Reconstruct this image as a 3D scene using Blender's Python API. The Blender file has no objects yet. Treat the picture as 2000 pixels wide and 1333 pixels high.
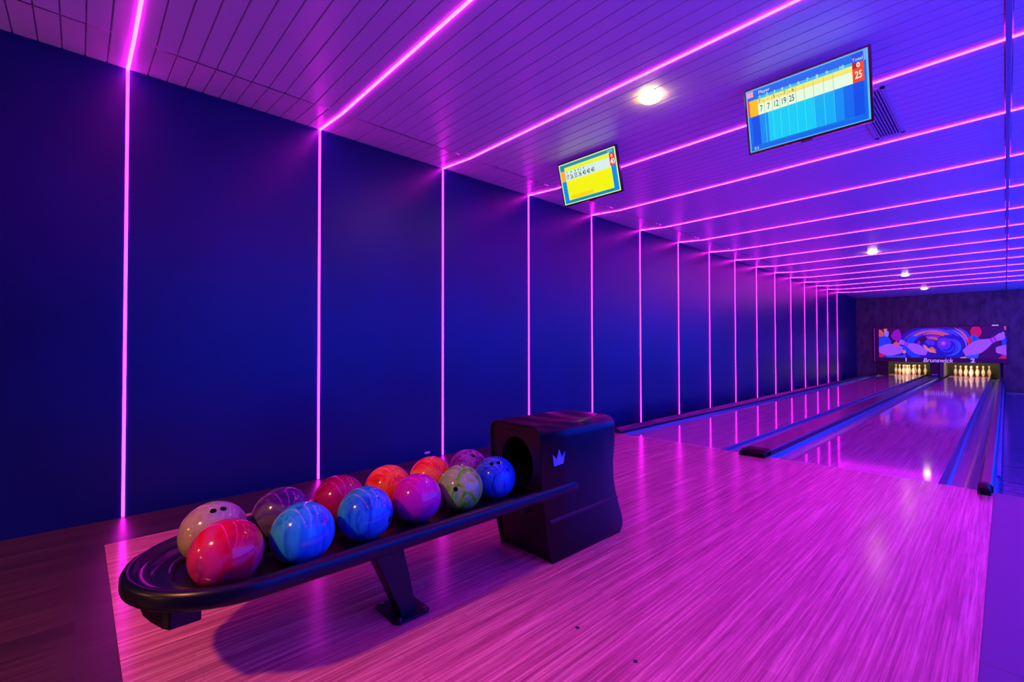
import bpy, bmesh, math, random
from mathutils import Vector, Matrix
random.seed(7)
C = bpy.context.scene.collection
S = bpy.context.scene
PI = math.pi

# ------------------------------------------------------------------ camera
def cam_basis(yaw, pitch, roll):
    a, b, c = [math.radians(v) for v in (yaw, pitch, roll)]
    fw = Vector((-math.sin(a)*math.cos(b), math.cos(a)*math.cos(b), math.sin(b)))
    rt = Vector((math.cos(a), math.sin(a), 0)); up = rt.cross(fw)
    r2 = math.cos(c)*rt + math.sin(c)*up
    u2 = -math.sin(c)*rt + math.cos(c)*up
    return r2, u2, fw
cam = bpy.data.cameras.new('camera')
camo = bpy.data.objects.new('camera', cam); C.objects.link(camo)
r, u, f = cam_basis(45.3795, 0.8906, -0.1564)
m = Matrix((r, u, -f)).transposed().to_4x4(); m.translation = Vector((4.1204, 0, 1.1174))
camo.matrix_world = m
cam.sensor_width = 36; cam.lens = 36*906.3256/2000
cam.shift_x = -46.08/2000; cam.shift_y = -2.64/2000
cam.clip_start = 0.05; cam.clip_end = 100
S.camera = camo

# ------------------------------------------------------------------ world, exposure, lights
S.view_settings.view_transform = 'Standard'; S.view_settings.look = 'None'
S.view_settings.gamma = 1; S.view_settings.use_curve_mapping = False
S.view_settings.exposure = 0.0
S.cycles.max_bounces = 6; S.cycles.diffuse_bounces = 3; S.cycles.glossy_bounces = 4
S.cycles.sample_clamp_indirect = 6; S.cycles.sample_clamp_direct = 0
S.cycles.caustics_reflective = False; S.cycles.caustics_refractive = False
S.cycles.use_denoising = True
w = bpy.data.worlds.new('world'); S.world = w; w.use_nodes = True
w.node_tree.nodes['Background'].inputs[0].default_value = (0.10, 0.02, 0.35, 1)
w.node_tree.nodes['Background'].inputs[1].default_value = 0.05

LED_K = 44.0                 # radiance of the magenta strips
def area(name, loc, target, sx, sy, color, power, spread=180):
    l = bpy.data.lights.new(name, 'AREA'); l.shape = 'RECTANGLE'; l.size = sx; l.size_y = sy
    l.color = color; l.energy = power; l.spread = math.radians(spread)
    o = bpy.data.objects.new(name, l); C.objects.link(o); o.location = loc
    d = (Vector(target)-Vector(loc)).normalized()
    o.rotation_euler = d.to_track_quat('-Z', 'Y').to_euler()
    return o
def bulb(name, loc, color, power, rad=0.05, spot=None):
    l = bpy.data.lights.new(name, 'SPOT' if spot else 'POINT'); l.color = color; l.energy = power
    l.shadow_soft_size = rad
    if spot: l.spot_size = math.radians(spot); l.spot_blend = 0.6
    o = bpy.data.objects.new(name, l); C.objects.link(o); o.location = loc
    return o
BLUE = (0.0, 0.036, 1.0)
# blue LED wash along the unseen right-hand wall
for y in (3.2, 8.4, 13.6, 18.8):
    area('blue_wash', (6.4, y, 1.55), (2.4, y, 1.6), 5.0, 2.6, BLUE, 330)
# warm lamps of the seating area behind the camera, and warm downlights
WARM = (1.0, 0.36, 0.10)
bulb('warm_downlight', (2.65, -2.0, 2.88), WARM, 430, 0.10, 130)
bulb('warm_lamp', (0.9, -3.4, 1.6), WARM, 60, 0.06)
bulb('warm_lamp', (2.2, -4.6, 0.9), WARM, 40, 0.06)
# magenta strips continue behind the camera
for y in (-1.018, -2.26, -3.50):
    area('magenta_strip_glow', (3.2, y, 2.94), (3.2, y, 0), 5.6, 0.03, (1, 0.006, 0.9), 4)

# ------------------------------------------------------------------ helpers
def srgb(r, g, b):
    f = lambda c: (c/255/12.92) if c/255 <= 0.04045 else ((c/255+0.055)/1.055)**2.4
    return (f(r), f(g), f(b), 1)
MATS = {}
def mat(name, base=(0.5, 0.5, 0.5), rough=0.5, metal=0.0, emit=None, es=1.0, spec=0.5, coat=0.0, coat_r=0.05):
    if name in MATS: return MATS[name]
    M = bpy.data.materials.new(name); M.use_nodes = True
    b = M.node_tree.nodes['Principled BSDF']
    b.inputs['Base Color'].default_value = tuple(base[:3])+(1,)
    b.inputs['Roughness'].default_value = rough; b.inputs['Metallic'].default_value = metal
    b.inputs['Specular IOR Level'].default_value = spec
    b.inputs['Coat Weight'].default_value = coat; b.inputs['Coat Roughness'].default_value = coat_r
    if emit:
        b.inputs['Emission Color'].default_value = tuple(emit[:3])+(1,)
        b.inputs['Emission Strength'].default_value = es
    MATS[name] = M; return M
def N(M, t, **kw):
    n = M.node_tree.nodes.new(t)
    for k, v in kw.items(): setattr(n, k, v)
    return n
def L(M, a, b): M.node_tree.links.new(a, b)
def bsdf(M): return M.node_tree.nodes['Principled BSDF']
def ramp(M, fac, stops, interp='LINEAR'):
    n = N(M, 'ShaderNodeValToRGB'); cr = n.color_ramp; cr.interpolation = interp
    while len(cr.elements) > 1: cr.elements.remove(cr.elements[-1])
    cr.elements[0].position = stops[0][0]; cr.elements[0].color = tuple(stops[0][1][:3])+(1,)
    for p, c in stops[1:]:
        e = cr.elements.new(p); e.color = tuple(c[:3])+(1,)
    L(M, fac, n.inputs[0]); return n.outputs[0]
def coords(M, scale=(1, 1, 1), rot=(0, 0, 0), loc=(0, 0, 0)):
    tc = N(M, 'ShaderNodeTexCoord'); mp = N(M, 'ShaderNodeMapping')
    mp.inputs['Scale'].default_value = scale; mp.inputs['Rotation'].default_value = rot
    mp.inputs['Location'].default_value = loc
    L(M, tc.outputs['Object'], mp.inputs[0]); return mp.outputs[0]
def noise(M, vec, scale, detail=3, rough=0.5, dist=0.0):
    n = N(M, 'ShaderNodeTexNoise'); n.inputs['Scale'].default_value = scale
    n.inputs['Detail'].default_value = detail; n.inputs['Roughness'].default_value = rough
    n.inputs['Distortion'].default_value = dist
    L(M, vec, n.inputs['Vector']); return n.outputs['Fac']
def mixc(M, fac, a, b, mode='MIX'):
    n = N(M, 'ShaderNodeMix', data_type='RGBA', blend_type=mode)
    for s, v in ((n.inputs[0], fac), (n.inputs[6], a), (n.inputs[7], b)):
        if hasattr(v, 'links'): L(M, v, s)
        elif isinstance(v, (int, float)): s.default_value = v
        else: s.default_value = tuple(v[:3])+(1,)
    return n.outputs[2]
def bump(M, h, strength=0.2, dist=0.01):
    n = N(M, 'ShaderNodeBump'); n.inputs['Strength'].default_value = strength
    n.inputs['Distance'].default_value = dist
    L(M, h, n.inputs['Height']); L(M, n.outputs[0], bsdf(M).inputs['Normal'])

class MB:
    """collects geometry for ONE mesh object"""
    def __init__(s): s.v = []; s.f = []; s.mi = []; s.k = 0
    def add(s, vs, fs):
        o = len(s.v); s.v += [tuple(a) for a in vs]
        for q in fs: s.f.append([i+o for i in q]); s.mi.append(s.k)
    def box(s, x0, x1, y0, y1, z0, z1):
        s.add([(x0,y0,z0),(x1,y0,z0),(x1,y1,z0),(x0,y1,z0),(x0,y0,z1),(x1,y0,z1),(x1,y1,z1),(x0,y1,z1)],
              [(0,3,2,1),(4,5,6,7),(0,1,5,4),(1,2,6,5),(2,3,7,6),(3,0,4,7)])
    def loft(s, rings, closed=True, cap0=True, cap1=True):
        n = len(rings[0]); vs = [p for R in rings for p in R]; fs = []
        for i in range(len(rings)-1):
            for j in range(n if closed else n-1):
                a = i*n+j; b = i*n+(j+1) % n
                fs.append((a, b, b+n, a+n))
        if closed and cap0: fs.append(tuple(range(n-1, -1, -1)))
        if closed and cap1: fs.append(tuple(range((len(rings)-1)*n, len(rings)*n)))
        s.add(vs, fs)
    def extrude_y(s, prof, y0, y1, closed=True):   # prof: (x, z) list, counter-clockwise seen from -y
        s.loft([[(x, y, z) for x, z in prof] for y in (y0, y1)], closed)
    def lathe(s, prof, cx=0, cy=0, cz=0, n=24):    # prof: (r, z) bottom to top
        s.loft([[(cx+r*math.cos(2*PI*k/n), cy+r*math.sin(2*PI*k/n), cz+z) for k in range(n)] for r, z in prof])
    def poly(s, pts): s.add(pts, [tuple(range(len(pts)))])
    def build(s, name, m, parent=None, smooth=False, bev=0, loc=None, seg=2, angle=40):
        me = bpy.data.meshes.new(name); me.from_pydata(s.v, [], s.f)
        bm = bmesh.new(); bm.from_mesh(me); bmesh.ops.recalc_face_normals(bm, faces=bm.faces)
        bm.to_mesh(me); bm.free()
        for mm in (m if isinstance(m, (list, tuple)) else [m]): me.materials.append(mm)
        for p, k in zip(me.polygons, s.mi): p.material_index = k
        o = bpy.data.objects.new(name, me); C.objects.link(o)
        if parent is not None: o.parent = parent
        if loc is not None: o.location = loc
        if smooth:
            for p in me.polygons: p.use_smooth = True
            me.set_sharp_from_angle(angle=math.radians(angle))
        if bev:
            b = o.modifiers.new('bev', 'BEVEL'); b.width = bev; b.segments = seg; b.limit_method = 'ANGLE'
            b.angle_limit = math.radians(35); b.harden_normals = False
        return o
def tag(o, label, cat, group=None, kind=None):
    if label: o['label'] = label
    if cat: o['category'] = cat
    if group: o['group'] = group
    if kind: o['kind'] = kind
    return o
def thing(name, label, cat, loc=(0, 0, 0), rot=(0, 0, 0), group=None):
    o = bpy.data.objects.new(name, None); C.objects.link(o); o.location = loc; o.rotation_euler = rot
    o.empty_display_size = 0.1
    return tag(o, label, cat, group)
def struct(o, label=None):
    o['kind'] = 'structure'
    if label: o['label'] = label
    return o
def text_mesh(name, s, size, m, parent, loc, rot=(PI/2, 0, 0), ext=0.0, align='CENTER', shear=0, bold=0.0, sx=1.0):
    c = bpy.data.curves.new(name, 'FONT'); c.body = s; c.size = size; c.align_x = align; c.align_y = 'CENTER'
    c.extrude = ext; c.shear = shear; c.offset = bold
    t = bpy.data.objects.new(name+'_tmp', c); C.objects.link(t)
    bpy.context.view_layer.update()
    me = bpy.data.meshes.new_from_object(t.evaluated_get(bpy.context.evaluated_depsgraph_get()))
    bpy.data.objects.remove(t); me.name = name
    me.materials.clear(); me.materials.append(m)
    o = bpy.data.objects.new(name, me); C.objects.link(o)
    o.parent = parent; o.location = loc; o.rotation_euler = rot; o.scale = (sx, 1, 1)
    return o

# ------------------------------------------------------------------ dimensions
Y0, SP, NS = 0.2235, 1.2416, 16           # first strip, spacing, count
H, HW, XB = 2.959, 2.992, 0.476           # ceiling, height at the wall, border joint
YF = 4.97                                  # end of the approach
YFAR = 21.8; XR = 6.5; YN = -7.0; ZL = -0.46
YP = 22.9                                  # head pin

# ------------------------------------------------------------------ setting
# navy wall panels
Mwall = mat('navy_panel', (0.001, 0.006, 0.08), 0.36, spec=0.35)
v = coords(Mwall, (1, 1, 1)); nz = noise(Mwall, v, 1.1, 3)
L(Mwall, ramp(Mwall, nz, [(0.3, (0.0006, 0.004, 0.055)), (0.7, (0.001, 0.006, 0.085))]), bsdf(Mwall).inputs['Base Color'])
b = MB(); b.box(-0.12, 0, YN, YF, -0.02, 3.05); b.box(-0.12, 0, YF, YFAR+0.1, ZL, 3.05)
struct(b.build('wall_left', Mwall), 'navy blue panelled wall with vertical pink light lines')
# far wall with the opening to the pin pits
Mfar = mat('mottled_plaster', (0.08, 0.06, 0.1), 0.6)
v = coords(Mfar, (1, 1, 0.45)); n1 = noise(Mfar, v, 5.0, 6, 0.65, 0.3)
L(Mfar, ramp(Mfar, n1, [(0.35, (0.03, 0.03, 0.03)), (0.5, (0.07, 0.08, 0.07)), (0.7, (0.11, 0.12, 0.10))]), bsdf(Mfar).inputs['Base Color'])
b = MB(); b.box(0.0, XR, YFAR, YFAR+0.1, 0.76, 3.05)
struct(b.build('wall_far', Mfar), 'dark mottled plaster end wall above the pins')
b = MB(); b.box(0, 0.55, YFAR, YFAR+0.1, ZL, 0.76); struct(b.build('wall_far_left', Mfar))
b = MB(); b.box(4.05, XR, YFAR, YFAR+0.1, ZL, 0.76); struct(b.build('wall_far_right', Mfar))
Mr = mat('blue_panel', (0.01, 0.015, 0.2), 0.4)
b = MB(); b.box(XR, XR+0.1, YN, YFAR+0.1, ZL, 3.05); struct(b.build('wall_right', Mr))
b = MB(); b.box(-0.12, XR, YN-0.1, YN, -0.02, 3.05); struct(b.build('wall_back', mat('back_wall', (0.05, 0.03, 0.06), 0.7)))
b = MB(); b.box(4.11, XR, YFAR-0.02, YFAR, ZL+0.001, ZL+0.03)
struct(b.build('baseboard_far', mat('white_trim', (0.3, 0.3, 0.33), 0.5)))
# floors
Md = mat('dark_boards', (0.05, 0.02, 0.03), 0.38)
v = coords(Md, (1, 1, 1), (0, 0, PI/2))
bt = N(Md, 'ShaderNodeTexBrick'); bt.inputs['Scale'].default_value = 1; bt.inputs['Brick Width'].default_value = 1.2
bt.inputs['Row Height'].default_value = 0.11; bt.inputs['Mortar Size'].default_value = 0.0012
bt.inputs['Color1'].default_value = (0.060, 0.022, 0.030, 1); bt.inputs['Color2'].default_value = (0.038, 0.014, 0.020, 1)
bt.inputs['Mortar'].default_value = (0.012, 0.006, 0.008, 1); L(Md, v, bt.inputs['Vector'])
v2 = coords(Md, (60, 1.6, 1)); n2 = noise(Md, v2, 1.5, 4, 0.6)
L(Md, mixc(Md, 0.55, bt.outputs['Color'], ramp(Md, n2, [(0.35, (0.25, 0.25, 0.25)), (0.7, (1.6, 1.6, 1.6))]), 'MULTIPLY'), bsdf(Md).inputs['Base Color'])
b = MB(); b.box(0, 4.04, YN, YF, -0.06, -0.004)
struct(b.build('floor', Md), 'dark wooden boards around the pale approach')
Mt = mat('grey_tile', (0.16, 0.13, 0.22), 0.42)
v = coords(Mt, (1, 1, 1), (0, 0, 0), (-4.04, -2.28, 0))
bt = N(Mt, 'ShaderNodeTexBrick'); bt.offset = 0; bt.inputs['Scale'].default_value = 1
bt.inputs['Brick Width'].default_value = 1.79; bt.inputs['Row Height'].default_value = 1.79; bt.inputs['Mortar Size'].default_value = 0.004
bt.inputs['Color1'].default_value = (0.055, 0.06, 0.16, 1); bt.inputs['Color2'].default_value = (0.05, 0.055, 0.15, 1)
bt.inputs['Mortar'].default_value = (0.05, 0.04, 0.07, 1); L(Mt, v, bt.inputs['Vector'])
L(Mt, bt.outputs['Color'], bsdf(Mt).inputs['Base Color'])
b = MB(); b.box(4.04, XR, YN, YF, -0.06, -0.002)
o = struct(b.build('floor_right', Mt), 'large grey tiles beside the approach')
Ml = mat('low_floor', (0.03, 0.05, 0.16), 0.12)
v = coords(Ml, (0.35, 3.2, 1)); n3 = noise(Ml, v, 2.4, 4, 0.6)
L(Ml, ramp(Ml, n3, [(0.3, (0.02, 0.03, 0.12)), (0.7, (0.05, 0.09, 0.26))]), bsdf(Ml).inputs['Base Color']); bump(Ml, n3, 0.35, 0.02)
b = MB(); b.box(-0.1, XR, YF, YFAR+3, ZL-0.05, ZL); struct(b.build('floor_far', Ml), 'sunken glossy dark blue floor beside the lanes')
b = MB(); b.box(-0.1, XR, YF-0.05, YF, ZL, -0.061); struct(b.build('trim_1', Md))

# ceiling: one mesh of planks with grooves
Mc = mat('ceiling_plank', (0.62, 0.58, 0.72), 0.33, spec=0.5)
PW = SP/12
b = MB()
def planks(x0, x1, z0, z1, skip=False):
    k = -70; y = Y0+k*PW
    xm = (x0, x1)
    while y < YFAR:
        ya, yb = y+0.006, y+PW-0.004
        if yb > YFAR: yb = YFAR
        g = 0.013
        prof = [(y, g), (ya, 0), (yb, 0), (yb+0.004, g)]
        b.loft([[(x, yy, (z0 if x == x0 else z1)+dz) for yy, dz in prof] for x in xm], closed=False)
        y += PW
planks(0.0, XB-0.006, HW, H)
planks(XB+0.006, 4.138, H, H)
planks(4.176, XR, H, H)
b.box(-0.1, XR, YN-0.1, YFAR+0.1, 3.0, 3.05)
b.box(XB-0.008, XB+0.008, YN, YFAR, H+0.016, H+0.025)
for k in range(-5, NS):
    y = Y0+k*SP; b.box(XB-0.007, XB+0.007, y-PW+0.006, y+PW-0.004, H, H+0.012)
ceil = struct(b.build('ceiling', Mc), 'white plank ceiling washed in purple and blue light')
b = MB(); b.box(4.142, 4.172, YN, YFAR, H-0.006, 3.0)
struct(b.build('trim_2', mat('rail', (0.25, 0.27, 0.4), 0.35), bev=0.003), 'metal joint rail running along the ceiling')

# ------------------------------------------------------------------ LED lines
Mled_c = mat('led_ceiling', (0.8, 0.6, 0.8), 0.4, emit=(1.0, 0.012, 0.85), es=LED_K)
Mled_w = mat('led_wall', (0.8, 0.6, 0.8), 0.4, emit=(1.0, 0.009, 0.85), es=LED_K*0.42)
ords = ['first', 'second', 'third', 'fourth', 'fifth', 'sixth', 'seventh', 'eighth', 'ninth', 'tenth', 'eleventh', 'twelfth', 'thirteenth', 'fourteenth', 'fifteenth', 'last']
for k in range(NS):
    y = Y0+k*SP; hw = 0.0085
    if k == 0: lab = 'pink light line reaching the floor behind the tray end, nearest of the row'
    elif k == 1: lab = 'pink light line meeting floor behind crimson ball, second of the row'
    elif k == 15: lab = 'pink light line farthest down the wall, last before the pins'
    else: lab = 'pink light line on navy wall and ceiling, %s counted from the near end' % ords[k]
    t = thing('led_strip', lab, 'light strip', (0, y, 0), group='pink LED lines along the wall and ceiling')
    zb = 0.0 if y < YF else -0.10
    q = MB(); q.box(0, 0.005, -hw, hw, zb, HW)
    q.build('wall_run', Mled_w, t)
    q = MB(); z0, z1 = HW+0.004, H-0.005
    q.add([(0.0, -hw, z0-0.012), (0.0, hw, z0-0.012), (XB, hw, z1), (XB, -hw, z1), (0.0, -hw, z0+0.004), (0.0, hw, z0+0.004), (XB, hw, z1+0.016), (XB, -hw, z1+0.016)],
          [(0, 1, 2, 3), (4, 7, 6, 5), (0, 4, 5, 1), (1, 5, 6, 2), (2, 6, 7, 3), (3, 7, 4, 0)])
    q.box(XB, 6.45, -hw, hw, H-0.005, H+0.011)
    q.build('ceiling_run', Mled_c, t)

# ------------------------------------------------------------------ approach deck and lanes
def wood(name, rough, c0, c1, c2, board=0.027, blen=0.85, streak=1.0, coat=0.0):
    M = mat(name, c1, rough, coat=coat)
    v = coords(M, (1, 1, 1), (0, 0, PI/2))
    bt = N(M, 'ShaderNodeTexBrick'); bt.inputs['Scale'].default_value = 1; bt.offset = 0.37; bt.offset_frequency = 3
    bt.inputs['Brick Width'].default_value = blen; bt.inputs['Row Height'].default_value = board
    bt.inputs['Mortar Size'].default_value = 0.0007; bt.inputs['Bias'].default_value = 0.0
    bt.inputs['Color1'].default_value = tuple(c0)+(1,); bt.inputs['Color2'].default_value = tuple(c2)+(1,)
    bt.inputs['Mortar'].default_value = tuple(x*0.72 for x in c0)+(1,); L(M, v, bt.inputs['Vector'])
    va = coords(M, (75, 1.3, 1)); na = noise(M, va, 1.0, 5, 0.65)
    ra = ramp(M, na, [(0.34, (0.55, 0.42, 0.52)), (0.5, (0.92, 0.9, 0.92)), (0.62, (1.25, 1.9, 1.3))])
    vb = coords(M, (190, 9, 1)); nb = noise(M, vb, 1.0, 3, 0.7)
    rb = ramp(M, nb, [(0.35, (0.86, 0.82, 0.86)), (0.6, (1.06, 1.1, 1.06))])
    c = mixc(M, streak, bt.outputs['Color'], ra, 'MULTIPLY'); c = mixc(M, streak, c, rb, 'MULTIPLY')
    L(M, c, bsdf(M).inputs['Base Color']); bsdf(M).inputs['Specular IOR Level'].default_value = 0.35
    return M
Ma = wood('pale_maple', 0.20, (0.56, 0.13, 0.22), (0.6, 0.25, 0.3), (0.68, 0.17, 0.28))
nr = noise(Ma, coords(Ma, (90, 2.0, 1)), 1.0, 3, 0.6)
rr = N(Ma, 'ShaderNodeMapRange'); L(Ma, nr, rr.inputs[0]); rr.inputs[3].default_value = 0.14; rr.inputs[4].default_value = 0.24
L(Ma, rr.outputs[0], bsdf(Ma).inputs['Roughness'])
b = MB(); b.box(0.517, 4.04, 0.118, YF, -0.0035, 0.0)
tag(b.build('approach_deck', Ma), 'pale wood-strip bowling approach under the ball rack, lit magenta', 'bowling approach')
Mdot = mat('guide_dot', (0.02, 0.01, 0.03), 0.4)
for x, y, side in ((2.91, 1.424, 'left'), (3.183, 1.418, 'right')):
    q = MB(); q.lathe([(0.0085, 0), (0.0085, 0.0012)], n=16)
    tag(q.build('guide_dot', Mdot, loc=(x, y, 0)), 'small dark dot on the pale approach, %s one of two' % side, 'floor marker', 'dark guide dots on the approach')
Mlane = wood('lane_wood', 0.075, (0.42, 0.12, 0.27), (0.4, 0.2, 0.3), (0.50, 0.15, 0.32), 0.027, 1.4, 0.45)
Mback = mat('lane_side', (0.03, 0.02, 0.03), 0.5)
YL = 24.0
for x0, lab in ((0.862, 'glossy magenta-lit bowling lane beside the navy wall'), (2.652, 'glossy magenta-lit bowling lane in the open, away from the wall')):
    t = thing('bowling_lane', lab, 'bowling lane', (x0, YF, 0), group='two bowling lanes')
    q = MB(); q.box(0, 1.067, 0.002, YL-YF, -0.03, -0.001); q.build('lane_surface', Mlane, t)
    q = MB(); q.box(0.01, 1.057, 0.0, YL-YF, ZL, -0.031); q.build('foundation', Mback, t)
    q = MB(); q.box(0.0, 1.067, 0.0, 0.022, -0.0009, 0.0007)
    q.build('foul_line', mat('foul_line', (0.75, 0.25, 0.5), 0.25), t)
# gutters: curved channels
Mg = mat('gutter_plastic', (0.05, 0.07, 0.20), 0.24, spec=0.4)
def gutter(x0, lab):
    q = MB(); n = 12; r = 0.1175; prof = []
    for i in range(n+1):
        a = PI+PI*i/n; prof.append((r+r*math.cos(a)*0.97, -0.012+0.085*math.sin(a)))
    prof = [(0.0, -0.006)]+prof+[(0.235, -0.006)]
    back = [(x, z-0.012) for x, z in reversed(prof)]
    q.extrude_y(prof+back, 0.0, YFAR-YF+1.6)
    # front lip closes the channel at the approach
    o = q.build('lane_gutter', Mg, smooth=True, loc=(x0, YF+0.003, 0))
    return tag(o, lab, 'gutter', 'curved ball gutters along the lanes')
gutter(0.627, 'dark curved gutter between navy wall and wall-side lane')
gutter(1.929, 'dark curved gutter just left of the raised divider')
gutter(2.417, 'blue-lit curved gutter just right of the raised divider')
gutter(3.719, 'blue-lit curved gutter on outer right side of the lanes')
Mcap = mat('capping_plastic', (0.012, 0.012, 0.05), 0.28, spec=0.28)
Mcapd = mat('capping_end', (0.002, 0.002, 0.004), 0.5, spec=0.12)
Mflank = mat('flank_plastic', (0.07, 0.10, 0.32), 0.25)
# divider between the lanes
t = thing('lane_divider', 'raised glossy divider cover between the two lanes, ending in a black nose', 'divider', (2.165, YF, 0))
q = MB(); W = 0.252
q.extrude_y([(0, -0.012), (W, -0.012), (W, 0.045), (W-0.012, 0.060), (0.03, 0.060), (0.0, 0.035)], 0.0, YFAR-YF-0.03)
cov = q.build('cover', Mcap, t, bev=0.004)
q = MB(); q.loft([[(x, y, z) for x, z in ((0.00, 0.001), (W, 0.001), (W, zt*0.75), (W-0.02, zt), (0.03, zt), (0.0, zt*0.6))] for y, zt in ((-0.105, 0.030), (-0.09, 0.045), (-0.04, 0.066), (0.10, 0.066))])
q.build('end_nose', Mcapd, t, bev=0.008)
for yy in (9.5, 12.4):
    q = MB(); q.box(0.10, 0.16, yy, yy+0.35, 0.060, 0.0615); q.build('cover_plate', mat('plate', (0.5, 0.5, 0.6), 0.2, metal=1), cov)
q = MB(); q.box(0.01, W-0.01, 0.0, YFAR-YF, ZL, -0.03); q.build('divider_base', Mback, t)
# outer cappings
t = thing('lane_capping', 'raised blue edge capping on outer right side of lanes with black nose', 'capping', (3.954, YF, 0), group='raised edge cappings')
q = MB(); W = 0.086
q.extrude_y([(0, -0.03), (W, -0.03), (W, 0.045), (W-0.014, 0.060), (0.02, 0.060), (0.0, 0.045)], -0.02, YFAR-YF-0.02)
q.build('cover', Mcap, t, bev=0.004)
q = MB(); q.box(0.02, W-0.006, 0.0, YFAR-YF-0.02, ZL, -0.031); q.build('flank', Mflank, t)
q = MB(); q.loft([[(x, y, z) for x, z in ((0.0, 0.001), (W-0.01, 0.001), (W-0.01, zt*0.7), (W-0.03, zt), (0.02, zt), (0.0, zt*0.7))] for y, zt in ((-0.14, 0.03), (-0.12, 0.052), (-0.06, 0.067), (0.02, 0.067))])
q.build('end_nose', Mcapd, t, bev=0.008)
q = MB(); q.box(W+0.002, W+0.030, 1.35, YFAR-YF-0.05, -0.16, -0.13); q.build('side_rail', Mflank, t, bev=0.004)
t = thing('lane_capping', 'low dark edge capping running along the navy wall side', 'capping', (0.535, YF, 0), group='raised edge cappings')
q = MB(); W = 0.090
q.extrude_y([(0, -0.03), (W, -0.03), (W, 0.028), (W-0.02, 0.045), (0.012, 0.066), (0.0, 0.060)], 0.0, YFAR-YF-0.02)
q.build('cover', Mcap, t, bev=0.003)
q = MB(); q.box(0.006, W-0.006, 0.0, YFAR-YF-0.02, ZL, -0.031); q.build('flank', Mflank, t)

# ------------------------------------------------------------------ pin pits and masking unit
Mpit = mat('pit_dark', (0.02, 0.018, 0.016), 0.5)
Mcurt = mat('pit_curtain', (0.045, 0.045, 0.035), 0.7)
Mgrey = mat('kickback_grey', (0.10, 0.10, 0.09), 0.45)
t = thing('pin_pit', 'dark pinsetter pit behind both pin racks under the picture board', 'pinsetter', (0, YFAR, 0))
q = MB(); q.box(0.56, 3.985, 2.45, 2.5, -0.1, 0.7); q.build('pit_curtain', Mcurt, t)
q = MB(); q.box(0.56, 3.985, 0.02, 2.5, 0.72, 0.75); q.build('pit_roof', Mpit, t)
q = MB(); q.box(0.565, 0.60, 0.0, 2.45, -0.1, 0.72); q.build('side_board', Mgrey, t)
q = MB(); q.box(0.60, 0.99, 0.02, 0.06, 0.0, 0.70); q.build('cover_panel', Mpit, t)
q = MB(); q.box(3.956, 3.985, 0.0, 2.45, -0.1, 0.72); q.build('side_board', Mgrey, t)
q = MB(); q.box(2.20, 2.44, -0.02, 2.45, 0.0, 0.70); kb = q.build('centre_kickback', Mpit, t, bev=0.01)
q = MB(); q.box(2.46, 2.56, 0.0, 2.45, 0.0, 0.70); q.build('side_board', Mgrey, t)
q = MB(); q.box(2.24, 2.40, -0.026, -0.02, 0.075, 0.105); q.build('label_plate', mat('label_grey', (0.5, 0.5, 0.55), 0.4), kb)
# tubes lighting the pins (real pit lamps under the board)
for xc in (1.43, 3.20):
    area('pit_tube', (xc, YFAR+0.28, 0.68), (xc, YP+0.5, 0.10), 0.9, 0.05, (1.0, 0.72, 0.36), 34)
for xc in (0.80, 3.83):
    area('pit_tube_side', (xc, YFAR+0.10, 0.66), (xc, YFAR-1.6, 0.0), 0.12, 0.05, (1.0, 0.75, 0.4), 3)

Mpin = mat('pin_white', (0.80, 0.72, 0.55), 0.25, spec=0.5)
Mred = mat('pin_red', (0.65, 0.09, 0.03), 0.3)
PP = [(0.0258, 0), (0.0277, 0.006), (0.0359, 0.019), (0.0455, 0.05), (0.0530, 0.0857), (0.0577, 0.1143), (0.0600, 0.133), (0.0577, 0.149),
      (0.0520, 0.18), (0.0440, 0.205), (0.0316, 0.2355), (0.0250, 0.255), (0.0229, 0.276), (0.0235, 0.2985), (0.0258, 0.320), (0.0300, 0.335), (0.0323, 0.343),
      (0.0315, 0.357), (0.0262, 0.371), (0.0150, 0.3795), (0.003, 0.381)]
def pin_meshes():
    q = MB(); q.lathe(PP, n=20); body = q.build('body', Mpin, smooth=True, angle=60)
    q = MB()
    for z0 in (0.262, 0.287):
        q.lathe([(0.0248, z0), (0.0252, z0+0.001), (0.0252, z0+0.012), (0.0248, z0+0.013)], n=20)
    st = q.build('stripe', Mred, smooth=True)
    return body, st
pb, ps = pin_meshes()
pos = [(0, 0), (-.5, 1), (.5, 1), (-1, 2), (0, 2), (1, 2), (-1.5, 3), (-.5, 3), (.5, 3), (1.5, 3)]
pl = ['alone at the front', 'left in second row', 'right in second row', 'left in third row', 'middle of third row', 'right in third row',
      'left corner of back row', 'left of centre in back row', 'right of centre in back row', 'right corner of back row']
first = True
for xc, ln in ((1.43, 'wall-side lane below the figure 1'), (3.225, 'outer lane below the figure 2')):
    for (a, c), s in zip(pos, pl):
        t = thing('bowling_pin', 'white pin on %s, %s' % (ln, s), 'bowling pin', (xc+a*0.3048, YP+c*0.264, -0.001), group='ten white pins in the '+ln)
        if first: p1, p2 = pb, ps; first = False
        else: p1, p2 = pb.copy(), ps.copy(); C.objects.link(p1); C.objects.link(p2)
        p1.parent = t; p2.parent = t

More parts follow.
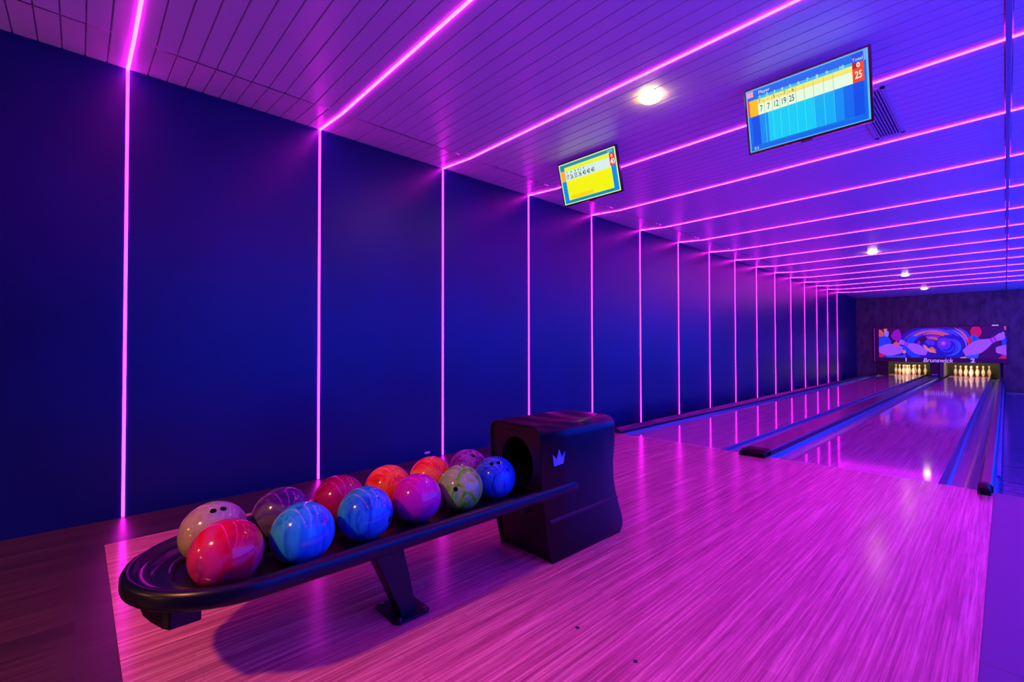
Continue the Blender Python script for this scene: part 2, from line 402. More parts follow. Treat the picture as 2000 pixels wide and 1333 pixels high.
# masking board with picture
BX0, BX1, BZ0, BZ1 = 0.729, 4.13, 0.685, 1.765
t = thing('masking_board', 'long picture board of swirling bowling pins above both lanes', 'picture board', (0, 21.72, 0))
Mfr = mat('board_frame', (0.035, 0.012, 0.05), 0.4)
q = MB(); q.box(0.55, 4.185, 0.0, 0.05, 0.53, 1.80); bb = q.build('backboard', Mfr, t, bev=0.006)
q = MB(); q.box(0.575, 0.60, -0.012, 0.0, 0.53, 1.80); q.build('side_post', mat('post_metal', (0.35, 0.33, 0.36), 0.35, metal=0.6), t)
def em(name, c, s=1.0, back=0.55):
    cc = srgb(*c); return mat(name, cc, 0.5, emit=cc, es=s*back)
A = {'bg': em('art_plum', (52, 8, 70)), 'blue': em('art_blue', (10, 70, 235)), 'deep': em('art_deep', (20, 25, 150)), 'or': em('art_orange', (225, 95, 75)),
     'red': em('art_red', (205, 20, 70)), 'lil': em('art_lilac', (165, 95, 225)), 'pur': em('art_purple', (125, 40, 170)), 'mag': em('art_magenta', (150, 20, 160)),
     'peach': em('art_peach', (225, 140, 105)), 'teal': em('art_teal', (30, 95, 190)), 'vio': em('art_violet', (75, 50, 190)), 'pale': em('art_pale', (150, 130, 240))}
AK = list(A); q = MB(); layer = [0]
def U(px, py):
    layer_y = -0.002-0.0006*layer[0]
    x = BX0+(px-115)/1725*(BX1-BX0); x = min(max(x, BX0), BX1)
    z = BZ1-(py-75)/405*(BZ1-BZ0); z = min(max(z, BZ0), BZ1)
    return (x, layer_y, z)
def art(c, pts):
    layer[0] += 1; q.k = AK.index(c); P = [U(*p) for p in pts]; q.poly(P)
def ell(c, cx, cy, rx, ry, rot=0, n=28):
    a = math.radians(rot)
    art(c, [(cx+rx*math.cos(k*2*PI/n)*math.cos(a)-ry*math.sin(k*2*PI/n)*math.sin(a), cy+rx*math.cos(k*2*PI/n)*math.sin(a)+ry*math.sin(k*2*PI/n)*math.cos(a)) for k in range(n)])
def arc(c, cx, cy, r0, r1, a0, a1, sq=0.62, n=18, tw=0.0):
    layer[0] += 1; q.k = AK.index(c)
    for i in range(n):
        pts = []
        for (i_, top) in ((i, 0), (i+1, 0), (i+1, 1), (i, 1)):
            s = i_/n; a = math.radians(a0+(a1-a0)*s); wd = math.sin(PI*min(max(s, .02), .98))**0.6
            rm = (r0+r1)/2*(1-tw*s); rr_ = rm+(r1-r0)/2*wd*(1 if top else -1)
            pts.append(U(cx+rr_*math.cos(a), cy-rr_*sq*math.sin(a)))
        q.poly(pts)
def pin2d(c, x, y, ang, Ls, stripe=True):   # x,y = foot, ang degrees (0 = head to the right), Ls length in picture px
    a = math.radians(ang); k = Ls/0.381
    def pt(al, ac): return (x+(al*math.cos(a)-ac*math.sin(a))*k, y-(al*math.sin(a)+ac*math.cos(a))*k*0.9)
    art(c, [pt(z, r_*1.05) for r_, z in PP]+[pt(z, -r_*1.05) for r_, z in reversed(PP)])
    if stripe:
        for z0 in (0.258, 0.288):
            art('mag', [pt(z0, 0.024), pt(z0+0.015, 0.024), pt(z0+0.015, -0.024), pt(z0, -0.024)])
art('bg', [(115, 75), (1840, 75), (1840, 480), (115, 480)])
art('deep', [(115, 380), (520, 300), (900, 430), (1300, 480), (115, 480)])
ell('deep', 900, 260, 470, 215, 0)
art('or', [(115, 80), (160, 95), (205, 150), (180, 185), (115, 185)])
art('peach', [(190, 75), (245, 75), (235, 130), (200, 140)]); ell('pale', 235, 155, 32, 50, 20)
art('blue', [(115, 195), (190, 180), (260, 190), (300, 250), (310, 330), (115, 335)])
art('mag', [(300, 180), (340, 110), (410, 85), (440, 110), (465, 200), (400, 255), (330, 225)])
art('or', [(330, 290), (380, 250), (430, 290), (430, 320), (340, 320)])
art('red', [(115, 400), (200, 410), (200, 470), (115, 478)]); art('teal', [(200, 440), (420, 420), (520, 440), (510, 480), (230, 480)])
art('blue', [(440, 320), (560, 320), (680, 400), (740, 470), (620, 480), (500, 390)])
arc('pur', 880, 300, 400, 440, 20, 175, 0.50, tw=0.05)
arc('blue', 880, 300, 355, 400, 30, 178, 0.52, tw=0.08)
arc('lil', 880, 300, 330, 362, 28, 170, 0.55, tw=0.1)
arc('or', 870, 300, 300, 350, 30, 165, 0.56, tw=0.1)
arc('vio', 880, 300, 265, 300, 35, 185, 0.58, tw=0.1)
arc('or', 900, 300, 225, 270, 25, 120, 0.60)
arc('blue', 820, 290, 200, 270, 130, 200, 0.62)
arc('pur', 900, 310, 170, 222, 20, 190, 0.62)
arc('or', 880, 300, 110, 160, 10, 110, 0.65)
ell('vio', 870, 270, 70, 42, 15); art('bg', [(700, 230), (800, 180), (830, 235), (760, 290)])
arc('blue', 1080, 300, 240, 330, 20, 85, 0.66); arc('lil', 1090, 330, 250, 275, -5, 70, 0.85); arc('or', 1090, 330, 280, 305, 0, 68, 0.9)
arc('blue', 1090, 330, 310, 350, 0, 60, 0.85); art('deep', [(940, 420), (1330, 400), (1290, 480), (980, 480)])
ell('deep', 1135, 315, 200, 142, 0)
arc('teal', 1120, 320, 150, 190, -100, 60, 0.75, tw=0.2); arc('vio', 1110, 315, 110, 150, -60, 120, 0.78, tw=0.25)
arc('blue', 1100, 320, 90, 118, -150, 10, 0.78, tw=0.2); ell('vio', 1060, 290, 95, 80, 0); ell('pur', 1045, 280, 62, 52, 0); ell('lil', 1052, 285, 30, 24, 0); ell('pale', 1050, 285, 12, 10)
art('peach', [(765, 310), (800, 305), (850, 355), (930, 375), (955, 415), (860, 405), (800, 360)])
art('or', [(850, 350), (900, 330), (960, 380), (930, 378)])
ell('red', 1475, 140, 72, 72, 0); art('red', [(1370, 220), (1410, 200), (1430, 300), (1380, 300)])
art('teal', [(1405, 190), (1460, 175), (1520, 235), (1600, 240), (1560, 290), (1430, 280)]); art('blue', [(1430, 200), (1470, 200), (1510, 255), (1440, 265)])
art('teal', [(1330, 440), (1520, 400), (1490, 480), (1350, 480)]); art('peach', [(1270, 470), (1340, 455), (1350, 480), (1270, 480)])
art('blue', [(1790, 200), (1820, 190), (1840, 210), (1840, 330), (1790, 320)]); ell('pale', 1805, 180, 16, 34)
art('or', [(1815, 80), (1840, 75), (1840, 130), (1822, 120)]); art('red', [(1740, 480), (1800, 430), (1840, 420), (1840, 480)])
ell('deep', 350, 432, 150, 22, 2); pin2d('lil', 478, 372, 180, 560)
pin2d('lil', 822, 418, 155, 440); pin2d('lil', 1320, 415, 27, 560); pin2d('lil', 1715, 372, 0, 460, False)
ell('peach', 500, 400, 24, 26)
q.build('artwork', [A[k] for k in AK], t)
Mlet = em('letter_lilac', (185, 140, 250), 1.0, 1.0)
text_mesh('lettering', 'Brunswick', 0.205, Mlet, bb, (2.41, -0.004, 0.592), ext=0.002, shear=0.2, bold=0.002, sx=0.93)
text_mesh('numeral', '1', 0.19, Mlet, bb, (1.53, -0.004, 0.60), ext=0.002, bold=0.006)
text_mesh('numeral', '2', 0.19, Mlet, bb, (3.32, -0.004, 0.60), ext=0.002, bold=0.006, sx=1.2)
q = MB(); q.box(3.80, 3.96, -0.03, 0.0, 1.785, 1.805)
tag(q.build('indicator_lamp', mat('indicator', (0.8, 0.8, 0.8), 0.4, emit=(0.8, 0.7, 1.0), es=0.9), loc=(0, 21.72, 0)), 'small white lit bar above right end of the picture board', 'lamp')

# ------------------------------------------------------------------ ceiling fixtures
Mlamp = mat('warm_diffuser', (1, 0.95, 0.8), 0.4, emit=(1.0, 0.62, 0.12), es=38.0)
Mring = mat('white_ring', (0.8, 0.78, 0.7), 0.4)
for i, (x, y, lab) in enumerate(((2.31, 2.975, 'round warm ceiling downlight glowing yellow between the two score screens'),
        (2.31, 11.06, 'far ceiling downlight, nearest of the three distant ones'), (2.31, 15.245, 'far ceiling downlight, middle of the three distant ones'),
        (2.31, 19.27, 'far ceiling downlight closest to the end wall'))):
    t = thing('downlight', lab, 'ceiling light', (x, y, H), group='warm ceiling downlights')
    q = MB(); q.lathe([(0.078, 0.0), (0.092, 0.0), (0.093, -0.002), (0.088, -0.004), (0.080, -0.004)], n=40); q.build('ring', Mring, t, smooth=True)
    q = MB(); q.lathe([(0.080, -0.002), (0.079, -0.020), (0.066, -0.030), (0.040, -0.036), (0.001, -0.038)], n=40); q.build('diffuser', Mlamp, t, smooth=True)
# air vent
t = thing('air_vent', 'dark slotted air grille in the ceiling behind the larger blue screen', 'air vent', (3.435, 4.54, H))
q = MB()
for (a0, a1, c0, c1) in ((-0.105, -0.078, -0.50, 0.50), (0.078, 0.105, -0.50, 0.50), (-0.105, 0.105, -0.50, -0.47), (-0.105, 0.105, 0.47, 0.50)): q.box(a0, a1, c0, c1, -0.006, -0.001)
q.build('frame', mat('vent_frame', (0.5, 0.47, 0.6), 0.4), t)
q = MB(); q.box(-0.08, 0.08, -0.48, 0.48, -0.0015, -0.0005); q.build('backing', mat('vent_dark', (0.004, 0.004, 0.01), 0.6), t)
for k in range(8):
    x = -0.070+k*0.02; q = MB(); q.box(x-0.0045, x+0.0045, -0.472, 0.472, -0.006, -0.0015); q.build('slat', MATS['vent_frame'], t)

# ------------------------------------------------------------------ score screens
Mtv = mat('tv_black', (0.012, 0.011, 0.014), 0.25)
Mtv2 = mat('tv_grey', (0.05, 0.05, 0.055), 0.4)
def E_(name, c, s=1.0): return mat('scr_'+name, (0.0, 0.0, 0.0), 0.3, emit=srgb(*c), es=s, spec=0.2)
def screen(loc, yaw, tilt, Wd, Hd, label, which):
    t = thing('score_screen', label, 'monitor', loc, (tilt, 0, yaw), 'hanging score screens')
    q = MB(); q.box(-Wd/2, Wd/2, 0.0, 0.030, -Hd/2, Hd/2); q.build('housing', Mtv, t, bev=0.004)
    q = MB(); q.box(-Wd*0.36, Wd*0.36, 0.030, 0.058, -Hd*0.40, Hd*0.34); q.build('back_cover', Mtv2, t, bev=0.008)
    q = MB(); q.box(-0.035, 0.035, 0.0, 0.018, -Hd/2-0.010, -Hd/2); q.build('logo_bar', Mtv2, t, bev=0.002)
    # bracket up to the ceiling
    top = (H-loc[2])
    br = MB(); br.box(-0.05, 0.05, 0.058, 0.078, -0.08, 0.08); br.box(-0.02, 0.02, 0.070, 0.090, 0.0, top-0.03)
    br.build('bracket', Mtv2, t)
    bz = 0.014; gw, gh = Wd-2*bz, Hd-2*bz
    mats = []; names = []
    q = MB(); lay = [0]
    def P(u, v): return (-gw/2+u*gw, -0.0006-0.00025*lay[0], gh/2-v*gh)
    def rect(c, u0, v0, u1, v1, new=True):
        nm = c
        if nm not in names: names.append(nm); mats.append(E_('%s_%s' % (which, nm), COL[nm]))
        if new: lay[0] += 1
        q.k = names.index(nm); q.poly([P(u0, v1), P(u1, v1), P(u1, v0), P(u0, v0)])
    tx = []
    def T(s, u, v, size, c, bold=0.0, sx=1.0): tx.append((s, u, v, size, c, bold, sx))
    if which == 'blue':
        COL = dict(bg=(0, 105, 240), edge=(90, 190, 250), cy=(0, 205, 250), cy2=(0, 175, 250), cy3=(0, 140, 248), dk=(0, 80, 235), bar=(0, 120, 225), yel=(240, 240, 110), yel2=(250, 225, 120), wh=(228, 252, 225),
                   line=(150, 190, 150), org=(255, 190, 30), red=(245, 75, 25), dred=(200, 30, 10), lt=(70, 225, 245), pk=(235, 160, 190), hd=(60, 185, 235), pale=(110, 170, 250))
        rect('edge', 0, 0, 1, 1); rect('bg', 0.012, 0.02, 0.985, 0.985)
        for i in range(10):
            rect(('cy3', 'cy', 'cy', 'cy', 'cy', 'cy', 'cy2', 'cy2', 'cy3', 'bg')[i], 0.11+i*0.078, 0.43, 0.11+(i+1)*0.078, 0.90, i == 0)
        rect('dk', 0.04, 0.45, 0.11, 0.90); rect('bar', 0.11, 0.90, 0.89, 0.925); rect('dk', 0.885, 0.02, 0.96, 0.90, False)
        rect('hd', 0.11, 0.135, 0.885, 0.185)
        rect('wh', 0.105, 0.18, 0.885, 0.43); rect('yel', 0.105, 0.18, 0.885, 0.262); rect('yel2', 0.105, 0.225, 0.885, 0.262)
        rect('wh', 0.105, 0.262, 0.885, 0.43)
        ce = [0.105, 0.165, 0.235, 0.30, 0.37, 0.44, 0.51, 0.585, 0.665, 0.74, 0.885]
        for i, c in enumerate(ce[1:-1]):
            rect('line', c-0.0016, 0.185, c+0.0016, 0.43, i == 0)
        for i, c in enumerate(ce[1:-1]): rect('lt', c-0.002, 0.43, c+0.002, 0.90, i == 0)
        rect('org', 0.012, 0.17, 0.105, 0.43); rect('red', 0.012, 0.17, 0.028, 0.43)
        rect('red', 0.885, 0.155, 0.968, 0.43); rect('dred', 0.885, 0.155, 0.925, 0.235)
        rect('pk', 0.012, 0.03, 0.07, 0.12); rect('pale', 0.968, 0.02, 0.985, 0.16)
        for i in range(10): T(str(i+1), (ce[i]+ce[i+1])/2-0.005, 0.150, 0.028, 'w')
        T('Player', 0.17, 0.082, 0.030, 'w')
        for i, s in enumerate(('7', '7', '12', '19', '25')): T(s, (ce[i]+ce[i+1])/2, 0.345, 0.056, 'k', 0.0004, 0.58)
        for i, s in enumerate(('7 -', '-', '5 -', '- 7', '- 6')): T(s, (ce[i]+ce[i+1])/2, 0.222, 0.030, 'k')
        T('0', 0.928, 0.198, 0.036, 'w', 0.001); T('25', 0.928, 0.335, 0.060, 'w', 0.001, 0.62); T('0.5', 0.065, 0.952, 0.024, 'w')
        T('Total', 0.925, 0.115, 0.026, 'w')
    else:
        COL = dict(bord=(205, 250, 150), teal=(20, 140, 180), yel=(245, 245, 0), yel2=(235, 245, 40), wh=(215, 240, 235), org=(250, 170, 60), red=(240, 60, 30), blue=(0, 140, 235), line=(190, 220, 190), lt=(90, 180, 220), gold=(250, 215, 20))
        rect('bord', 0, 0, 1, 1); rect('teal', 0.02, 0.025, 0.98, 0.975); rect('blue', 0.02, 0.42, 0.10, 0.95); rect('blue', 0.90, 0.40, 0.98, 0.95, False)
        rect('bord', 0.098, 0.10, 0.902, 0.905); rect('yel', 0.102, 0.11, 0.898, 0.895); rect('yel2', 0.102, 0.11, 0.88, 0.22)
        rect('gold', 0.15, 0.80, 0.55, 0.89)
        rect('wh', 0.102, 0.20, 0.89, 0.43)
        for i in range(1, 10): rect('line', 0.102+i*0.077, 0.20, 0.104+i*0.077, 0.43, i == 1)
        rect('org', 0.02, 0.17, 0.098, 0.43); rect('red', 0.892, 0.13, 0.98, 0.40); rect('lt', 0.87, 0.045, 0.96, 0.10)
        for i, s in enumerate(('17', '26', '35', '36', '40', '40', '40')): T(s, 0.14+i*0.0765, 0.355, 0.060, 'k', 0.0008, 0.62)
        for i, s in enumerate(('7', '9', '8', '4 2', '4', '-', '-')): T(s, 0.14+i*0.0765, 0.245, 0.036, 'k')
        T('0', 0.935, 0.19, 0.036, 'w', 0.001); T('40', 0.938, 0.315, 0.066, 'w', 0.0015, 0.7)
    disp = q.build('display', mats, t)
    lay[0] += 2
    tm = {'w': E_('txt_white', (225, 250, 255)), 'k': E_('txt_dark', (15, 60, 70))}
    for s, uu, vv, size, c, bo, sx in tx:
        x, y, z = P(uu, vv)
        o = text_mesh('digit' if s[0].isdigit() else 'caption', s, size, tm[c], disp, (x, y-0.0006, z), bold=bo, sx=sx)
screen((3.209, 3.383, 2.704), 0.020, 0.218, 0.735, 0.44, 'larger hanging score screen with light blue display and red 25 box', 'blue')
screen((1.348, 3.45, 2.73), 0.024, 0.27, 0.694, 0.415, 'smaller-looking hanging score screen with bright yellow display', 'yellow')

# ------------------------------------------------------------------ ball return: rack and hood
Mrack = mat('rack_plastic', (0.002, 0.003, 0.014), 0.30, spec=0.3)
Mtray = mat('tray_plastic', (0.010, 0.006, 0.018), 0.20, spec=0.6)
Mhood = mat('hood_plastic', (0.002, 0.003, 0.018), 0.27, spec=0.36)
t = thing('ball_return', 'black ball return with long tray, slanted leg and hood bearing a crown', 'ball return', (2.14, 1.0, 0))
def W_(o): o.location = (-2.14, -1.0, 0); return o      # parts are built in room coordinates
XL, XRR = 1.808, 2.480; RC = (XL+XRR)/2; RR = (XRR-XL)/2; YC = 0.098+RR; YE = 1.64
def stadium(d, z, yend):
    r_ = RR-d; pts = []
    n = 28
    for i in range(n+1):
        a = PI+PI*i/n; pts.append((RC+r_*math.cos(a), YC+r_*math.sin(a), z))
    pts.append((RC+r_, yend, z)); pts.append((RC-r_, yend, z))
    return pts
q = MB()
rimp = [(0.050, 0.336), (0.012, 0.332), (0.002, 0.340), (0.0, 0.352), (0.001, 0.376), (0.008, 0.389), (0.018, 0.393), (0.030, 0.392), (0.040, 0.384), (0.048, 0.372)]
q.loft([stadium(d, z, YE) for d, z in rimp], cap0=False, cap1=False)
q.f = [fc for fc in q.f]
W_(q.build('rim', Mrack, t, smooth=True, angle=50))
q = MB()
trp = [(0.046, 0.334), (0.046, 0.374), (0.058, 0.376), (0.074, 0.374), (0.080, 0.362), (0.092, 0.356), (0.104, 0.357), (0.122, 0.354), (0.134, 0.344), (0.140, 0.334), (0.150, 0.330), (0.20, 0.329)]
q.loft([stadium(d, z, YE) for d, z in trp], cap0=True, cap1=True)
W_(q.build('tray', Mtray, t, smooth=True, angle=50))
q = MB()      # right rim carries on along the hood side
q.loft([[(2.472, y, 0.333+w_*.5), (2.470+w_, y, 0.336+w_*.3), (2.472+w_, y, 0.350), (2.472+w_, y, 0.374), (2.468+w_, y, 0.386), (2.472, y, 0.391-w_*.2)] for y, w_ in ((1.62, 0.008), (1.85, 0.008), (1.92, 0.006), (1.955, 0.001))])
W_(q.build('rim_end', Mrack, t, smooth=True))
q = MB()      # stub under the nose
q.loft([[(x, y, z) for x, y in ((1.95, 0.20), (1.99, 0.17), (2.08, 0.150), (2.18, 0.155), (2.24, 0.168), (2.31, 0.19), (2.335, 0.204), (2.335, 0.285), (1.95, 0.285))] for z in (0.262, 0.336)])
W_(q.build('nose_box', Mrack, t, bev=0.004))
# leg
q = MB(); q.loft([[(2.29, y0, z), (2.37, y0, z), (2.37, y1, z), (2.29, y1, z)] for y0, y1, z in ((0.953, 1.022, 0.008), (0.945, 1.018, 0.04), (0.890, 0.992, 0.17), (0.832, 0.960, 0.30), (0.815, 0.950, 0.336))])
W_(q.build('leg', Mrack, t, bev=0.005))
q = MB(); q.loft([[(x, y, z) for x, y in ((2.215, 0.915), (2.385, 0.915), (2.400, 0.93), (2.400, 1.06), (2.385, 1.075), (2.215, 1.075), (2.200, 1.06), (2.200, 0.93))] for z in (0.0005, 0.010)])
foot = W_(q.build('foot_plate', Mrack, t, bev=0.002))
Mbolt = mat('bolt_steel', (0.5, 0.5, 0.5), 0.25, metal=1)
for x, y in ((2.222, 0.94), (2.378, 0.94), (2.378, 1.055), (2.222, 1.055)):
    q = MB(); q.lathe([(0.009, 0.010), (0.009, 0.014), (0.005, 0.017), (0.0005, 0.0172)], x, y, 0, 12); q.build('bolt', Mbolt, foot, smooth=True)
# hood
HX0, HX1, HT = 2.068, 2.474, 0.712
def interp(tab, z):
    for (z0, a), (z1, c) in zip(tab, tab[1:]):
        if z <= z1: return a+(c-a)*max(0, (z-z0))/(z1-z0)
    return tab[-1][1]
FR = [(0.0, 1.742), (0.122, 1.712), (0.256, 1.692), (0.363, 1.677), (0.468, 1.668), (0.60, 1.662), (0.72, 1.658)]
BK = [(0.0, 2.345), (0.02, 2.366), (0.05, 2.378), (0.10, 2.365), (0.167, 2.337), (0.25, 2.306), (0.332, 2.285), (0.44, 2.280), (0.557, 2.298), (0.634, 2.300), (0.72, 2.290)]
def hood_ring(z, inset=0.0, n=5):
    r = 0.062; rb = 0.03; zz = z
    dx = 0 if z < HT-r else r-math.sqrt(max(r*r-(z-(HT-r))**2, 0))
    db = 0 if z < HT-rb*1.6 else (rb-math.sqrt(max(rb*rb-((z-(HT-rb*1.6))/1.6)**2, 0)))
    x0, x1 = HX0+dx+inset, HX1-dx-inset; y0, y1 = interp(FR, z), interp(BK, z)-db-inset
    c = 0.018; pts = [(x0, y0, zz), (x1, y0, zz)]
    for i in range(n+1):
        a = PI/2*i/n; pts.append((x1-c+c*math.cos(a), y1-c+c*math.sin(a), zz))
    for i in range(n+1):
        a = PI/2+PI/2*i/n; pts.append((x0+c+c*math.cos(a), y1-c+c*math.sin(a), zz))
    return pts
zs = [0.001]+[0.02*i for i in range(1, 33)]+[0.65+0.062*math.sin(PI/2*i/8) for i in range(1, 9)]
q = MB(); rings = [hood_ring(z) for z in zs]; n = len(rings[0])
vs = [p_ for R_ in rings for p_ in R_]; fs = []
for i in range(len(rings)-1):
    for j in range(1, n): fs.append((i*n+j, i*n+(j+1) % n, (i+1)*n+(j+1) % n, (i+1)*n+j))   # front left open
fs.append(tuple(range((len(rings)-1)*n, len(rings)*n)))
q.add(vs, fs)
o = W_(q.build('hood_shell', Mhood, t, smooth=True, angle=50))
md = o.modifiers.new('thick', 'SOLIDIFY'); md.thickness = 0.010; md.offset = -1
# front panel with the round ball mouth
hcx, hcz, hrx, hrz = 2.275, 0.503, 0.122, 0.135
q = MB(); nt = 72; rad = 7; vs = []
def outer(a):
    x0, x1, z0, z1, rc = HX0+0.008, HX1-0.008, 0.004, HT-0.008, 0.058
    c, s_ = math.cos(a), math.sin(a); best = 9
    if c > 1e-6: best = min(best, (x1-hcx)/c)
    if c < -1e-6: best = min(best, (x0-hcx)/c)
    if s_ > 1e-6: best = min(best, (z1-hcz)/s_)
    if s_ < -1e-6: best = min(best, (z0-hcz)/s_)
    x, z = hcx+c*best, hcz+s_*best
    for cx_, sx in ((x1-rc, 1), (x0+rc, -1)):
        if (x-cx_)*sx > 0 and z > z1-rc:      # rounded top corners
            lo, hi = 0, best
            for _ in range(30):
                md_ = (lo+hi)/2; xx, zz = hcx+c*md_, hcz+s_*md_
                ins = not ((xx-cx_)*sx > 0 and zz > z1-rc and (xx-cx_)**2+(zz-(z1-rc))**2 > rc*rc)
                lo, hi = (md_, hi) if ins else (lo, md_)
            x, z = hcx+c*lo, hcz+s_*lo
    return x, z
angs = [2*PI*k/nt for k in range(nt)]+[math.atan2(0.004-hcz, HX1-0.008-hcx), math.atan2(0.004-hcz, HX0+0.008-hcx)]
angs = sorted(a % (2*PI) for a in angs); nt = len(angs)
for i in range(rad+1):
    s = i/rad; R_ = []
    for a in angs:
        c, s_ = math.cos(a), math.sin(a); k = 1/math.sqrt((c/hrx)**2+(s_/hrz)**2)
        xi, zi = hcx+c*k, hcz+s_*k; xo, zo = outer(a)
        x, z = xi+(xo-xi)*s, zi+(zo-zi)*s; R_.append((x, interp(FR, z)+0.012, z))
    vs.append(R_)
tun = [[(x+(hcx-x)*0.0, y+0.02, z) for x, y, z in vs[0]], [(x, y+0.40, z) for x, y, z in vs[0]]]
q.loft(list(reversed(vs)), cap0=False, cap1=False)
W_(q.build('front_panel', mat('hood_face', (0.008, 0.005, 0.005), 0.42), t, smooth=True, angle=50))
q = MB(); q.loft([vs[0]]+tun, cap0=False, cap1=True); W_(q.build('ball_mouth', mat('mouth_black', (0.003, 0.003, 0.003), 0.6), t, smooth=True))
q = MB()
for (px0, px1, pz) in ((2.17, 2.23, 0.664), (2.24, 2.30, 0.664)): q.box(px0, px1, interp(FR, pz)+0.009, interp(FR, pz)+0.012, pz-0.006, pz+0.006)
W_(q.build('button', mat('button_dark', (0.004, 0.004, 0.004), 0.5), t))
q = MB(); q.box(2.30, 2.325, 1.676, 1.70, 0.235, 0.315); W_(q.build('latch', mat('latch', (0.02, 0.03, 0.03), 0.3), t, bev=0.003))
# lower ridge along the hood side
q = MB(); q.loft([[(HX1-0.002, y, 0.232), (HX1+0.007, y, 0.224), (HX1+0.007, y, 0.212), (HX1-0.002, y, 0.208)] for y in (1.72, 2.303)])
W_(q.build('side_ridge', Mhood, t, bev=0.002))
# crown emblem
cw = [(1.756, 0.499), (1.827, 0.503), (1.840, 0.566), (1.815, 0.535), (1.795, 0.582), (1.776, 0.532), (1.745, 0.561)]
q = MB(); n = len(cw)
vsf = [(HX1+0.0002, y, z) for y, z in cw]+[(HX1+0.002, y, z) for y, z in cw]
q.add(vsf, [tuple(range(n-1, -1, -1)), tuple(range(n, 2*n))]+[(i, (i+1) % n, n+(i+1) % n, n+i) for i in range(n)])
W_(q.build('crown_emblem', mat('emblem', (0.12, 0.32, 0.85), 0.4), t))
# bright chute plate at the mouth
q = MB(); q.loft([[(x, y, z) for x in (2.19, 2.33)] for y, z in ((1.655, 0.3325), (1.72, 0.350), (1.80, 0.375))], closed=False)
W_(q.build('chute_plate', mat('chute', (0.30, 0.25, 0.40), 0.15, metal=0.7), t))

# ------------------------------------------------------------------ bowling balls
def ballmat(name, cols, scale=6, dist=2.0, stretch=(1, 1, 1), rot=(0, 0, 0), rough=0.12, detail=3):
    M = mat(name, cols[0], rough, spec=0.4)
    v = coords(M, stretch, rot, (random.random()*5, random.random()*5, 0)); n_ = noise(M, v, scale, detail, 0.55, dist)
    k = len(cols); st = [(0.30+0.42*i/(k-1), cols[i]) for i in range(k)]
    L(M, ramp(M, n_, st), bsdf(M).inputs['Base Color']); return M
Mhole = mat('hole_black', (0.001, 0.001, 0.001), 0.8, spec=0.05)
def ball(x, y, m_, label, holes=()):
    t = thing('bowling_ball', label, 'bowling ball', (x, y, 0.4378), group='bowling balls on the black rack')
    R_ = 0.1082
    q = MB(); nu, nv = 56, 28
    rings = []
    for i in range(1, nv):
        th = PI*i/nv; rings.append([(R_*math.sin(th)*math.cos(2*PI*k/nu), R_*math.sin(th)*math.sin(2*PI*k/nu), -R_*math.cos(th)) for k in range(nu)])
    q.loft(rings, cap0=True, cap1=True)
    sh = q.build('shell', m_, t, smooth=True, angle=80)
    cam_dir = (Vector((4.12, 0, 1.117))-Vector((x, y, 0.4378))).normalized()
    rt = cam_dir.cross(Vector((0, 0, 1))).normalized()*-1; up = cam_dir.cross(rt)
    for (hx, hy, hr) in holes:        # position on the face turned to the bowler, in ball radii
        d = (rt*hx+up*hy+cam_dir*math.sqrt(max(0, 1-hx*hx-hy*hy))).normalized()
        hq = MB(); a = d.orthogonal().normalized(); c_ = d.cross(a)
        def ring(rr_, dep): return [tuple(d*(math.sqrt(R_*R_-rr_*rr_)+dep)+(a*math.cos(s)+c_*math.sin(s))*rr_) for s in [2*PI*k/20 for k in range(20)]]
        hq.loft([ring(hr, 0.0001), ring(hr*0.93, 0.0006), ring(hr*0.6, 0.0004), ring(hr*0.05, 0.0003)], cap0=False)
        hq.build('finger_hole', Mhole, t, smooth=True)
    return t
S_ = srgb
ball(2.300, 0.358, ballmat('swirl_red', [(0.30, 0.0, 0.04), (0.52, 0.005, 0.02), (0.48, 0.02, 0.14), (0.22, 0.01, 0.14)], 5, 1.5), 'red and pink swirled bowling ball in front at open end of the tray')
ball(2.300, 0.595, ballmat('swirl_azure', [(0.0, 0.10, 0.30), (0.01, 0.24, 0.55), (0.02, 0.40, 0.55), (0.01, 0.15, 0.65)], 7, 1.2, (2.5, 2.5, 0.5)), 'streaky azure blue bowling ball directly beside the front red one')
ball(2.273, 0.843, ballmat('swirl_teal_blue', [(0.0, 0.08, 0.28), (0.01, 0.18, 0.55), (0.02, 0.34, 0.45), (0.0, 0.12, 0.60)], 6, 1.6, (2.0, 2.0, 0.6)), 'teal and blue swirled bowling ball between azure and hot pink balls', ((0.86, -0.32, 0.012),))
ball(2.252, 1.092, ballmat('hot_pink', [(0.42, 0.005, 0.16), (0.55, 0.01, 0.26), (0.48, 0.01, 0.32), (0.4, 0.03, 0.2)], 5, 1.0), 'hot pink bowling ball in front row beside the green one')
ball(2.266, 1.318, ballmat('swirl_green', [(0.0, 0.75, 0.03), (0.10, 0.80, 0.02), (0.34, 0.75, 0.05), (0.30, 0.62, 0.20), (0.08, 0.80, 0.12), (0.0, 0.60, 0.45)], 6, 2.6, (2.0, 2.0, 0.7)), 'green, cream and teal marbled bowling ball with a thumb hole', ((-0.20, -0.04, 0.0105), (-0.90, 0.12, 0.010)))
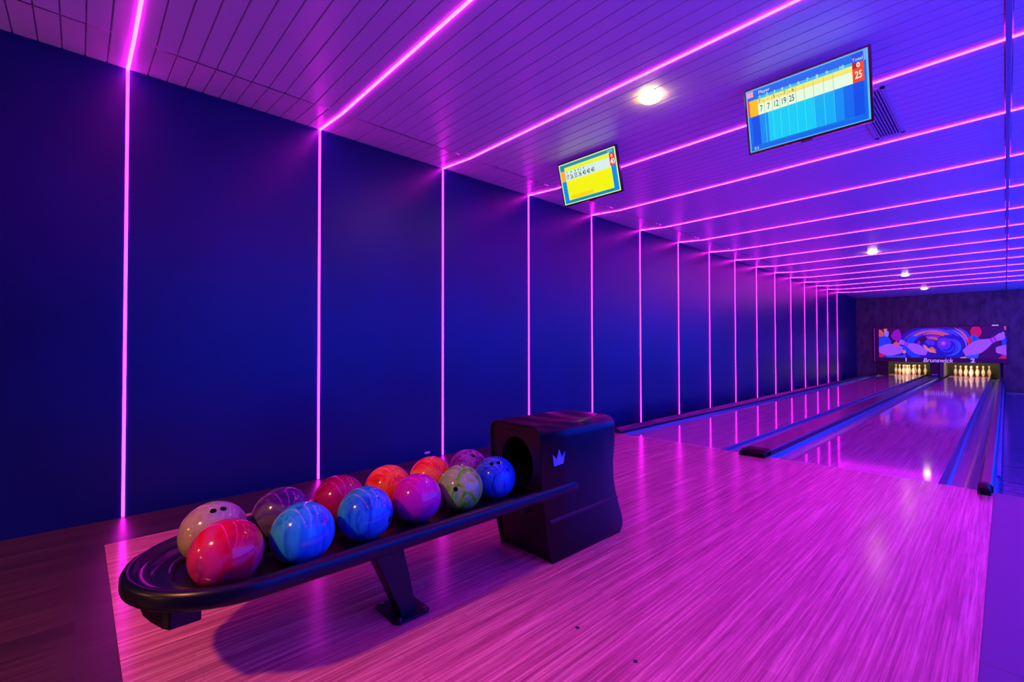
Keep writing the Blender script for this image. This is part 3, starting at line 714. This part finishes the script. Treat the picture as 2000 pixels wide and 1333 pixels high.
ball(2.243, 1.553, ballmat('swirl_cobalt', [(0.0, 0.04, 0.30), (0.01, 0.12, 0.60), (0.03, 0.22, 0.55), (0.0, 0.08, 0.45)], 8, 1.6, (2.4, 2.4, 0.7)), 'cobalt blue bowling ball with finger holes at mouth of the hood', ((-0.16, 0.62, 0.0105), (0.16, 0.66, 0.0105)))
ball(2.057, 0.364, ballmat('pearl', [(0.22, 0.18, 0.13), (0.34, 0.28, 0.20), (0.26, 0.18, 0.24), (0.38, 0.31, 0.24)], 9, 1.0), 'pearly beige and lilac bowling ball with two holes behind the red one', ((-0.02, 0.66, 0.0105), (0.26, 0.68, 0.0105)))
ball(2.046, 0.597, ballmat('dark_purple', [(0.025, 0.004, 0.07), (0.06, 0.008, 0.13), (0.11, 0.09, 0.10), (0.05, 0.005, 0.16)], 5, 1.6), 'dark purple bowling ball with grey smoke, back row')
ball(2.028, 0.836, ballmat('crimson', [(0.20, 0.0, 0.02), (0.34, 0.003, 0.05), (0.38, 0.01, 0.12), (0.25, 0.0, 0.04)], 4, 1.2), 'crimson magenta bowling ball in back row, between purple and orange ones')
ball(2.014, 1.075, ballmat('flame', [(0.55, 0.01, 0.01), (0.85, 0.03, 0.01), (0.95, 0.22, 0.02), (0.75, 0.02, 0.02)], 7, 2.6), 'red-orange flame marbled bowling ball behind the teal and pink balls')
ball(2.008, 1.314, ballmat('ember', [(0.75, 0.01, 0.01), (0.90, 0.05, 0.01), (0.95, 0.30, 0.03), (0.85, 0.06, 0.10)], 5, 1.8), 'bright red bowling ball with orange glow behind the green one')
ball(2.008, 1.555, ballmat('violet_marble', [(0.13, 0.01, 0.16), (0.22, 0.02, 0.26), (0.34, 0.14, 0.34), (0.17, 0.01, 0.2)], 14, 2.2), 'violet marbled bowling ball at back beside the hood', ((0.26, 0.64, 0.010),))

# small pale fitting low on the wall
q = MB(); q.box(0, 0.012, -0.03, 0.03, -0.010, 0.010)
tag(q.build('wall_fitting', mat('pale_plastic', (0.6, 0.55, 0.7), 0.4), loc=(0, 2.52, 0.052), bev=0.002), 'small pale fitting low on the navy wall beside the hood', 'wall fitting')
